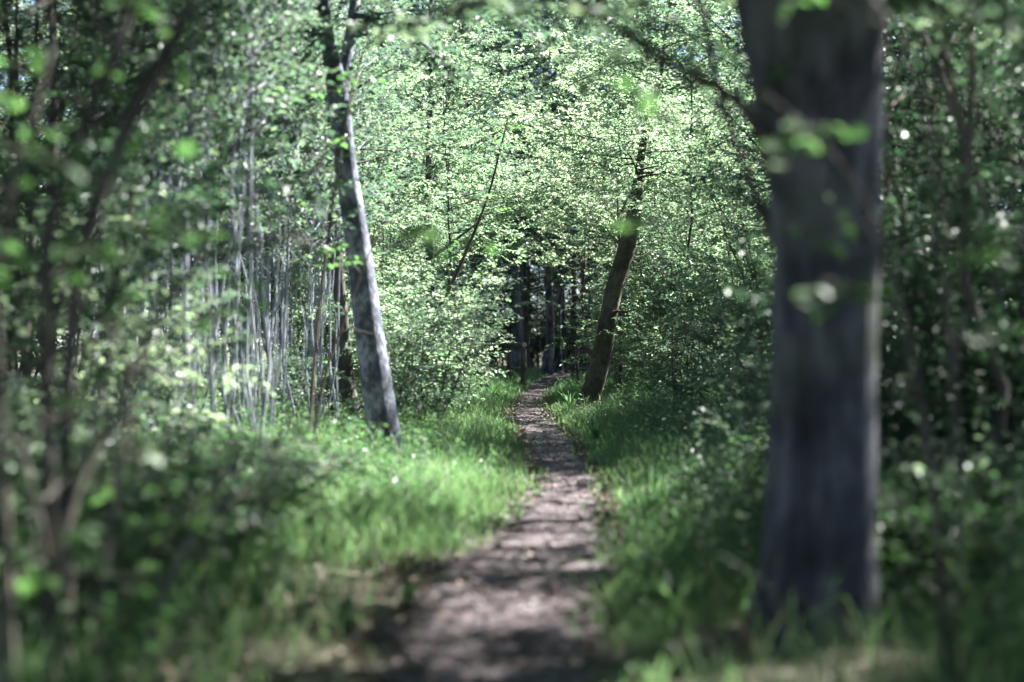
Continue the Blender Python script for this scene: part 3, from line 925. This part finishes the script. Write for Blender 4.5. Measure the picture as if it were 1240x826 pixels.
# tall trees: behind, then trees added around the photographer, mostly unseen, to shade the path
for q, (x, d, s) in enumerate([(-13, 55, 1.0), (-9, 72, 1.1), (-15, 68, 1.2), (-6, 84, 1.1), (-12, 90, 1.2), (-20, 80, 1.2), (9, 68, .9), (12, 80, 1.1), (8, 92, 1.1), (15, 72, 1.1), (19, 88, 1.2), (14, 98, 1.2), (-18, 50, 1.1), (-24, 64, 1.2),
                              (-3, 112, 1.3), (3, 118, 1.3), (10, 114, 1.3), (-10, 110, 1.3), (24, 100, 1.3), (-18, 104, 1.3), (-28, 90, 1.3), (17, 118, 1.3), (-26, 112, 1.3), (30, 112, 1.3),
                              (-4.5, 47, .85), (-8, 44, .9), (-5.2, 58, 1.0), (-2.6, 70, 1.1), (-9, 58, 1.1), (-1.5, 78, 1.1), (4.4, 66, 1.0), (6.6, 74, 1.05), (5.2, 82, 1.1), (1.0, 96, 1.2), (-11, 36, .9), (-7, 36, .8), (10, 60, .9), (13, 64, 1.0), (7.5, 84, 1.2), (5.8, 92, 1.2), (6.8, 100, 1.2), (-2.0, 39, .85), (0.4, 72, 1.1), (4.4, 77, 1.1), (-1.4, 55, .95), (3.6, 60, 1.0), (0.1, 66, 1.2), (2.9, 71.5, 1.2), (-3.0, 62, 1.2), (1.5, 77, 1.35), (4, 84, 1.4), (-1, 83, 1.4), (2.4, 88, 1.4), (6.6, 80, 1.3), (3.4, 92, 1.2), (-2.6, 88, 1.2)]):
    put(TALL, q, x, d, s, "tall broadleaf tree in the far wood behind the thickets", "tall trees behind the thickets")
for q, (x, d, s) in enumerate([(-6, 63, 1.35), (-3.4, 75, 1.4), (5.6, 71, 1.4), (8.4, 68, 1.3), (10.4, 77, 1.4), (3.2, 79, 1.5), (0.6, 81, 1.5), (7.4, 86, 1.5), (-8.5, 70, 1.4), (-1.6, 71, 1.35), (12.6, 70, 1.4), (-5.6, 50, 1.1)]):
    put(HIGH, q, x, d, s, "tall broadleaf tree in the far wood behind the thickets", "tall trees behind the thickets")
for q, (x, d, s) in enumerate([(4.8, 4.5, .95), (9.2, 6.5, 1.0), (4.6, 25.5, .7), (11.5, 13, .9), (13, 6, 1.1), (5, -2, 1.0), (-4.6, 3, .9), (-8.4, 11, .9), (-9.6, 17, .9), (12.5, 19, .7), (8.0, 8.0, .75), (11.2, 10.4, .85), (6.0, 6.9, .75), (3.4, -1.5, .9), (0.6, -5.5, 1.0), (-3.0, -2.5, .95), (-7, -1, 1.0), (3, -8, 1.0), (-4, -8, 1.0), (8, -6, 1.0), (-1, -12, 1.1), (-8, -9, 1.0), (6, -13, 1.1), (-12, 2, 1.1), (-11, 8, 1.0), (12, 30, 1.0), (14.5, 26, 1.1), (16.5, 33, 1.1), (18, 28, 1.1), (19, 38, 1.2), (17, 22, 1.1), (-13, 14, 1.0), (12, -2, 1.1), (-14, -6, 1.1), (14, 1, 1.1), (-6.2, 6.5, .85), (16, 9, 1.1), (15, 16, 1.0)]):
    put(TALL, q + 1, x, d, s, "tall broadleaf tree added to the near wood to cast shade", "added shade trees near the photographer")  # added for the shade they throw on path and banks
for q, (x, d, s) in enumerate([(2.55, 14.2, 1.0), (4.9, 12.3, .55), (6.9, 10.6, .6)]):
    put(HIGH, q, x, d, s, "high crowned tree added behind the thick beech to shade the path and left bank", "added shade trees behind the beech")  # added along the sun's line to shade path and left bank
for q, (x, d, s) in enumerate([(-3.4, 5.0, 1.0), (-2.2, 1.6, .95), (1.5, 1.0, .9), (-5.2, 9.0, 1.2), (-7.6, 6.0, 1.0), (-8.6, 13, 1.2), (-5.5, -1, 1.0), (-6.4, 16, 1.25), (-7.6, 21, 1.25), (-9.6, 24, 1.25), (-5.6, 12.5, 1.15), (0, -2.6, 1.2), (-3, -5.5, 1.2), (3.4, -4, 1.2), (-1, -9, 1.3), (5.5, -8, 1.2), (-7, -5, 1.2), (-11, 18, 1.2), (1.8, -0.6, 1.1), (-4.6, 2.6, 1.1), (-1.4, -1.2, 1.1), (-6.6, 3.4, 1.2), (-10, 5, 1.2), (-12, 11, 1.2), (4.4, -1.5, 1.2), (1.6, -6, 1.2), (-4.4, -2.2, 1.2), (-2.4, -8, 1.2), (6, -3.4, 1.2), (3, -10, 1.3), (-9.6, -1.6, 1.2), (2.6, 3.0, .9)]):
    put(HIGH, q, x, d, s, "unseen high crowned tree added to screen sky light from the near bank", "unseen trees screening the near sky")  # out of view, added overhead and behind to cut sky fill
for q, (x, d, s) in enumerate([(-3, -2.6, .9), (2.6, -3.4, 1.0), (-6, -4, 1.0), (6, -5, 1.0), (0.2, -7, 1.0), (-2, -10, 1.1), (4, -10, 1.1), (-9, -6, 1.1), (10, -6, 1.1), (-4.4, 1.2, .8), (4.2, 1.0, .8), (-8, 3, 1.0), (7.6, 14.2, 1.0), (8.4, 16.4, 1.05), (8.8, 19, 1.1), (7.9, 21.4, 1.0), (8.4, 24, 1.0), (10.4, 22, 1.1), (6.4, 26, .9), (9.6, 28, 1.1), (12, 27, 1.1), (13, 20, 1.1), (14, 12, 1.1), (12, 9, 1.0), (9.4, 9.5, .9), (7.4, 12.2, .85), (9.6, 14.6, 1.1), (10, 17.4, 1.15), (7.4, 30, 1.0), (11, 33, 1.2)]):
    put(UNDD, q, x, d, s, "young dark green tree added around the near path to block light", "added young dark trees in the near wood")  # added to hold back light from behind the camera and the right

# ------------------------------------------------------------------ grass, undergrowth, litter
gr = np.random.default_rng(31)


def scatter(n, y0, y1, half, power=1.0):
    y = y0 + (y1 - y0) * gr.random(n) ** power
    x = gr.uniform(-1, 1, n) * half(y)
    return x, y


def grass(n, y0, y1, half, hmin, hmax, w0, dens):
    x, y = scatter(n, y0, y1, half, 1.25)
    l, r = path_edges(y)
    dist = np.maximum(l - x, x - r)
    cl = 0.5 + 0.5 * np.sin(x * 2.1 + np.sin(y * 1.1) * 2) * np.sin(y * 1.6 + x)
    keep = (dist > -0.24 + 0.40 * gr.random(n) ** 0.7) & (gr.random(n) < dens(x, y, dist) * (0.35 + 0.65 * cl))
    # the big trunk's own foot
    x, y, dist, cl = x[keep], y[keep], dist[keep], cl[keep]
    m = len(x)
    h = gr.uniform(hmin, hmax, m) * (0.35 + 0.65 * np.clip(dist / 0.7 + 0.1, 0.1, 1)) * (0.7 + 0.5 * cl)
    h *= np.where(gr.random(m) < 0.08, 1.5, 1.0)
    a = gr.uniform(0, 6.283, m)
    bend = gr.uniform(0.15, 0.75, m) * h
    bx, by = np.cos(a) * bend, np.sin(a) * bend
    w = w0 * gr.uniform(.6, 1.4, m) * (0.8 + y / 45.0)
    b = gr.uniform(0, 3.14, m)
    wx, wy = np.cos(b) * w / 2, np.sin(b) * w / 2
    z = gz(x, y) - 0.01
    V = np.zeros((m, 7, 3))
    for i, (u, q) in enumerate(((0, 1.0), (0.4, 0.9), (0.75, 0.6))):
        cx, cy, cz = x + bx * u * u, y + by * u * u, z + h * (u - 0.18 * u * u)
        V[:, 2 * i] = np.stack([cx - wx * q, cy - wy * q, cz], 1)
        V[:, 2 * i + 1] = np.stack([cx + wx * q, cy + wy * q, cz], 1)
    V[:, 6] = np.stack([x + bx, y + by, z + h * 0.82], 1)
    mb = MB()
    o = np.arange(m)[:, None] * 7
    mb.add(V.reshape(-1, 3), np.concatenate([o + [0, 1, 3, 2], o + [2, 3, 5, 4]]), 0, True)
    mb.add(V.reshape(-1, 3), o + [4, 5, 6], 0, True)
    return mb, m


wide = lambda y: 1.2 + y * 0.24
mb, ng1 = grass(260000, 5.5, 40, wide, 0.12, 0.42, 0.0075, lambda x, y, d: np.where(d < 3.2, 1.0, 0.45) * np.where((y < 10) & (x < 0) & (d < 0.9), 0.16, 1.0) * np.where((np.hypot(x - 1.36, y - 7.1) < 0.75), 0.12, 1.0) * np.where((y < 7.0) & (x > 0.6), 0.25, 1.0) * np.where(np.hypot(x + 1.4, y - 18.3) < 1.0, 0.15, 1.0) * np.where(np.hypot(x - 1.42, y - 32.8) < 1.1, 0.2, 1.0))
tag(mb.build("grass", M_grass), "long green grass on both verges of the path", "grass", kind="stuff")
mb, ng2 = grass(50000, 40, 80, lambda y: 2 + y * 0.06, 0.2, 0.5, 0.012, lambda x, y, d: np.where(d < 2.5, 1.0, 0.3))
tag(mb.build("grass", M_grass), "pale grass along the far end of the path", "grass", kind="stuff")

mb, ng3 = grass(5200, 6, 40, wide, 0.30, 0.62, 0.0042, lambda x, y, d: np.where(d > 0.25, 0.9, 0.2))
tag(mb.build("dry_stalks", M_litter), "dry straw coloured stalks standing among the green grass", "dry stalks", kind="stuff")


def herbs(n, y0, y1, half, hmax, size, mat, name, label, cond):
    x, y = scatter(n, y0, y1, half, 1.2)
    l, r = path_edges(y)
    dist = np.maximum(l - x, x - r)
    k = cond(x, y, dist)
    x, y, dist = x[k], y[k], dist[k]
    mb = MB()
    P, D, Nn, Ls = [], [], [], []
    for i in range(len(x)):                        # each herb: a few pairs of leaves up a stalk
        h = hmax * gr.uniform(.35, 1.0) * min(1.0, 0.3 + dist[i] * 0.7)
        z = float(gz(x[i], y[i]))
        lx, ly = gr.normal(0, .12, 2) * h
        nl = 4 + int(h * 16)
        u = np.linspace(0.2, 1, nl)
        a = gr.uniform(0, 6.28) + np.arange(nl) * 2.4
        P.append(np.stack([x[i] + lx * u, y[i] + ly * u, z + h * u], 1))
        D.append(np.stack([np.cos(a), np.sin(a), gr.uniform(-.5, .35, nl)], 1))
        Nn.append(np.stack([gr.normal(0, .35, nl), gr.normal(0, .35, nl), np.ones(nl)], 1))
        Ls.append(size * gr.uniform(.6, 1.3, nl) * (1.15 - 0.4 * u))
        mb.tube(np.array([[x[i], y[i], z - .02], [x[i] + lx, y[i] + ly, z + h]]), [0.003, 0.0015], 3, 0, cap=False)
    Ls = np.concatenate(Ls)
    mb.leaves(np.concatenate(P), np.concatenate(D), np.concatenate(Nn), Ls, Ls * gr.uniform(.4, .65, len(Ls)), 0, lod=0)
    return tag(mb.build(name, mat), label, "undergrowth", kind="stuff")


herbs(8500, 6, 45, wide, 0.62, 0.085, M_herb, "undergrowth", "leafy herbs and nettles filling the wood floor away from the path",
      lambda x, y, d: (d > 0.4) & (gr.random(len(x)) < np.clip((d - 0.3) / 1.2, 0.2, 1)) & (np.hypot(x - 1.36, y - 7.0) > .8) & (np.hypot(x + 1.4, y - 18.0) > 1.2) & (np.hypot(x - 1.42, y - 32.6) > 1.2))

herbs(2600, 8.5, 32, wide, 0.80, 0.085, M_leaf, "undergrowth", "tall leafy weeds on the bank right of the path",
      lambda x, y, d: (x > path_edges(y)[1] + 0.5) & (x < path_edges(y)[1] + 2.6) & (np.hypot(x - 1.36, y - 7.0) > 1.6) & (np.hypot(x - 1.42, y - 32.6) > 1.2))


def litter(n, y0, y1):
    y = y0 + (y1 - y0) * gr.random(n) ** 1.3
    l, r = path_edges(y)
    u = gr.random(n)
    edge = gr.random(n) < np.where(y < 12, 0.75, 0.93)
    u = np.where(edge, np.where(u < .55, -0.30 + 0.55 * gr.random(n), 0.88 + 0.22 * gr.random(n)), u)
    x = l + (r - l) * u
    x = np.where((y < 10.5) & (gr.random(n) < 0.5), l - 0.8 * gr.random(n) + .1, x)
    a = gr.uniform(0, 6.28, n)
    P = np.stack([x, y, gz(x, y) + 0.020 + 0.016 * gr.random(n)], 1)
    D = np.stack([np.cos(a), np.sin(a), gr.normal(0, .22, n)], 1)
    Nn = np.stack([gr.normal(0, .3, n), gr.normal(0, .3, n), np.ones(n)], 1)
    Ls = gr.uniform(.03, .075, n)
    mb = MB()
    mb.leaves(P, D, Nn, Ls, Ls * gr.uniform(.45, .7, n), 0, lod=1, fold=0.3, droop=0.25)
    return tag(mb.build("leaf_litter", M_litter), "dry brown leaves strewn over the path and its edges", "leaf litter", kind="stuff")


litter(4200, 5.8, 45)


pb = MB()
ph = np.array([[1, 0, 0], [-1, 0, 0], [0, 1, 0], [0, -1, 0], [0, 0, 1], [0, 0, -1]], float)
pf = [[0, 2, 4], [2, 1, 4], [1, 3, 4], [3, 0, 4], [2, 0, 5], [1, 2, 5], [3, 1, 5], [0, 3, 5]]
for q in range(1800):
    y = 5.8 + 34 * gr.random() ** 1.4
    l, r = path_edges(y)
    x = l + (r - l) * gr.uniform(.04, .96)
    s = gr.uniform(.008, .024)
    pb.add(ph * [s, s * gr.uniform(.6, 1), s * .55] * gr.uniform(.8, 1.2, (6, 1)) + [x, y, gz(x, y) + 0.016], pf, 0, False)
tag(pb.build("pebbles", M_stone), "small pebbles pressed into the trodden path", "pebbles", kind="stuff")


# broad grass tufts and a fallen branch one can pick out
def tuft(x, y, h, n, label, seed, spread=0.5):
    r = np.random.default_rng(seed)
    root = thing("grass_tuft", (x, y, float(gz(x, y))), label, "grass tuft")
    for q in range(n):
        a = r.uniform(0, 6.28)
        hh = h * r.uniform(.6, 1.1)
        b = r.uniform(.15, spread) * hh
        w = r.uniform(.010, .018)
        u = np.linspace(0, 1, 6)
        c = np.stack([np.cos(a) * (0.02 + b * u ** 2), np.sin(a) * (0.02 + b * u ** 2), hh * (u - .2 * u ** 3)], 1)
        s = np.array([-math.sin(a), math.cos(a), 0]) * w
        ww = np.array([.7, 1, 1, .85, .55, .03])[:, None]
        V = np.stack([c - s * ww, c + [0, 0, -.004], c + s * ww], 1).reshape(-1, 3)
        fa = []
        for i in range(5):
            k = i * 3
            fa += [[k, k + 1, k + 4, k + 3], [k + 1, k + 2, k + 5, k + 4]]
        m = MB()
        m.add(V, fa, 0, True)
        m.build("blade", M_grass, root)


for q, (px, py, h, n, lab) in enumerate([(495, 735, .16, 14, "bright grass tuft on bare soil at the left edge of the path"),
                                         (792, 735, .34, 16, "broad bladed grass tuft at the right path edge beside the dark shade"),
                                         (815, 760, .30, 14, "sunlit grass tuft nearer the beech foot on the right verge"),
                                         (420, 770, .22, 14, "grass tuft among the dry leaves at the lower left"),
                                         (310, 760, .42, 12, "tall loose grass tuft in front of the low bushes on the left"),
                                         (722, 540, .45, 22, "tall grass tuft leaning over the right path edge near the leaning trunk"),
                                         (690, 500, .50, 22, "pale arching grass tuft at the foot of the leaning trunk")]):
    d = CAM_H * F / (py - HOR)
    tuft(pxx(px, d), d, h, n, lab, 600 + q)

p, rad = px_path([(90, 790, 12, 6.9), (118, 805, 12, 6.8), (150, 828, 11, 6.6), (200, 850, 8, 6.4)], 10)
z0 = p[0].copy()
rt = thing("fallen_branch", tuple(z0), "pale broken branch lying in the dark lower left corner", "branch")
b = MB()
b.tube(p - z0, rad, 8, 0, .1, 2)
b.build("stem", M_stem, rt)
p, rad = px_path([(318, 625, 12, 11.5), (322, 600, 9, 11.5), (330, 575, 8, 11.4), (322, 545, 6, 11.4)], 10)
z0 = p[0].copy()
rt = thing("dead_stem", tuple(z0), "short pale dead stem among the herbs on the left bank", "dead stem")
b = MB()
b.tube(p - z0, rad, 8, 0, .1, 2)
b.build("stem", M_stem, rt)
ORD = ["", "second ", "third ", "fourth ", "fifth ", "sixth ", "seventh ", "eighth ", "ninth ", "tenth ", "eleventh ", "twelfth ", "thirteenth ", "fourteenth ", "fifteenth ", "sixteenth ", "seventeenth ", "eighteenth ",
       "nineteenth ", "twentieth ", "twenty first ", "twenty second ", "twenty third ", "twenty fourth ", "twenty fifth ", "twenty sixth "]
for gname, text in (("leafy shrubs left of the path", "leafy shrub, {}nearest of the bushes lining the left of the path"),
                    ("leafy shrubs right of the path", "leafy shrub, {}nearest of the bushes lining the right of the path"),
                    ("shrubs right of the beech trunk", "leafy shrub, {}nearest in the dim undergrowth right of the beech trunk"),
                    ("low bushes at the lower left", "low dark bush, {}nearest in the shaded undergrowth at the lower left"),
                    ("low bushes beside the beech", "low leafy bush, {}nearest in the grass around the beech trunk"),
                    ("low bushes right of the path", "low leafy bush, {}nearest on the grassy bank right of the path"),
                    ("tall hazels left of the path", "tall many stemmed hazel, {}nearest in the leafy wall left of the path"),
                    ("tall hazels right of the path", "tall many stemmed hazel, {}nearest in the leafy wall right of the path"),
                    ("saplings right of the beech trunk", "slender sapling, {}nearest in the dim wood right of the beech trunk"),
                    ("young dark trees at the left", "young dark green tree, {}nearest in the shaded wood at the left"),
                    ("pale stems at the far end", "thin pale stem, {}nearest before the dark spruces at the path's end")):
    members = sorted([o for o in col.objects if o.get("group") == gname], key=lambda o: o.location.y)
    for k, o in enumerate(members):
        if k < len(ORD):
            o["label"] = text.format(ORD[k])
print("LEAVES", NLEAF, "grass", ng1, ng2)
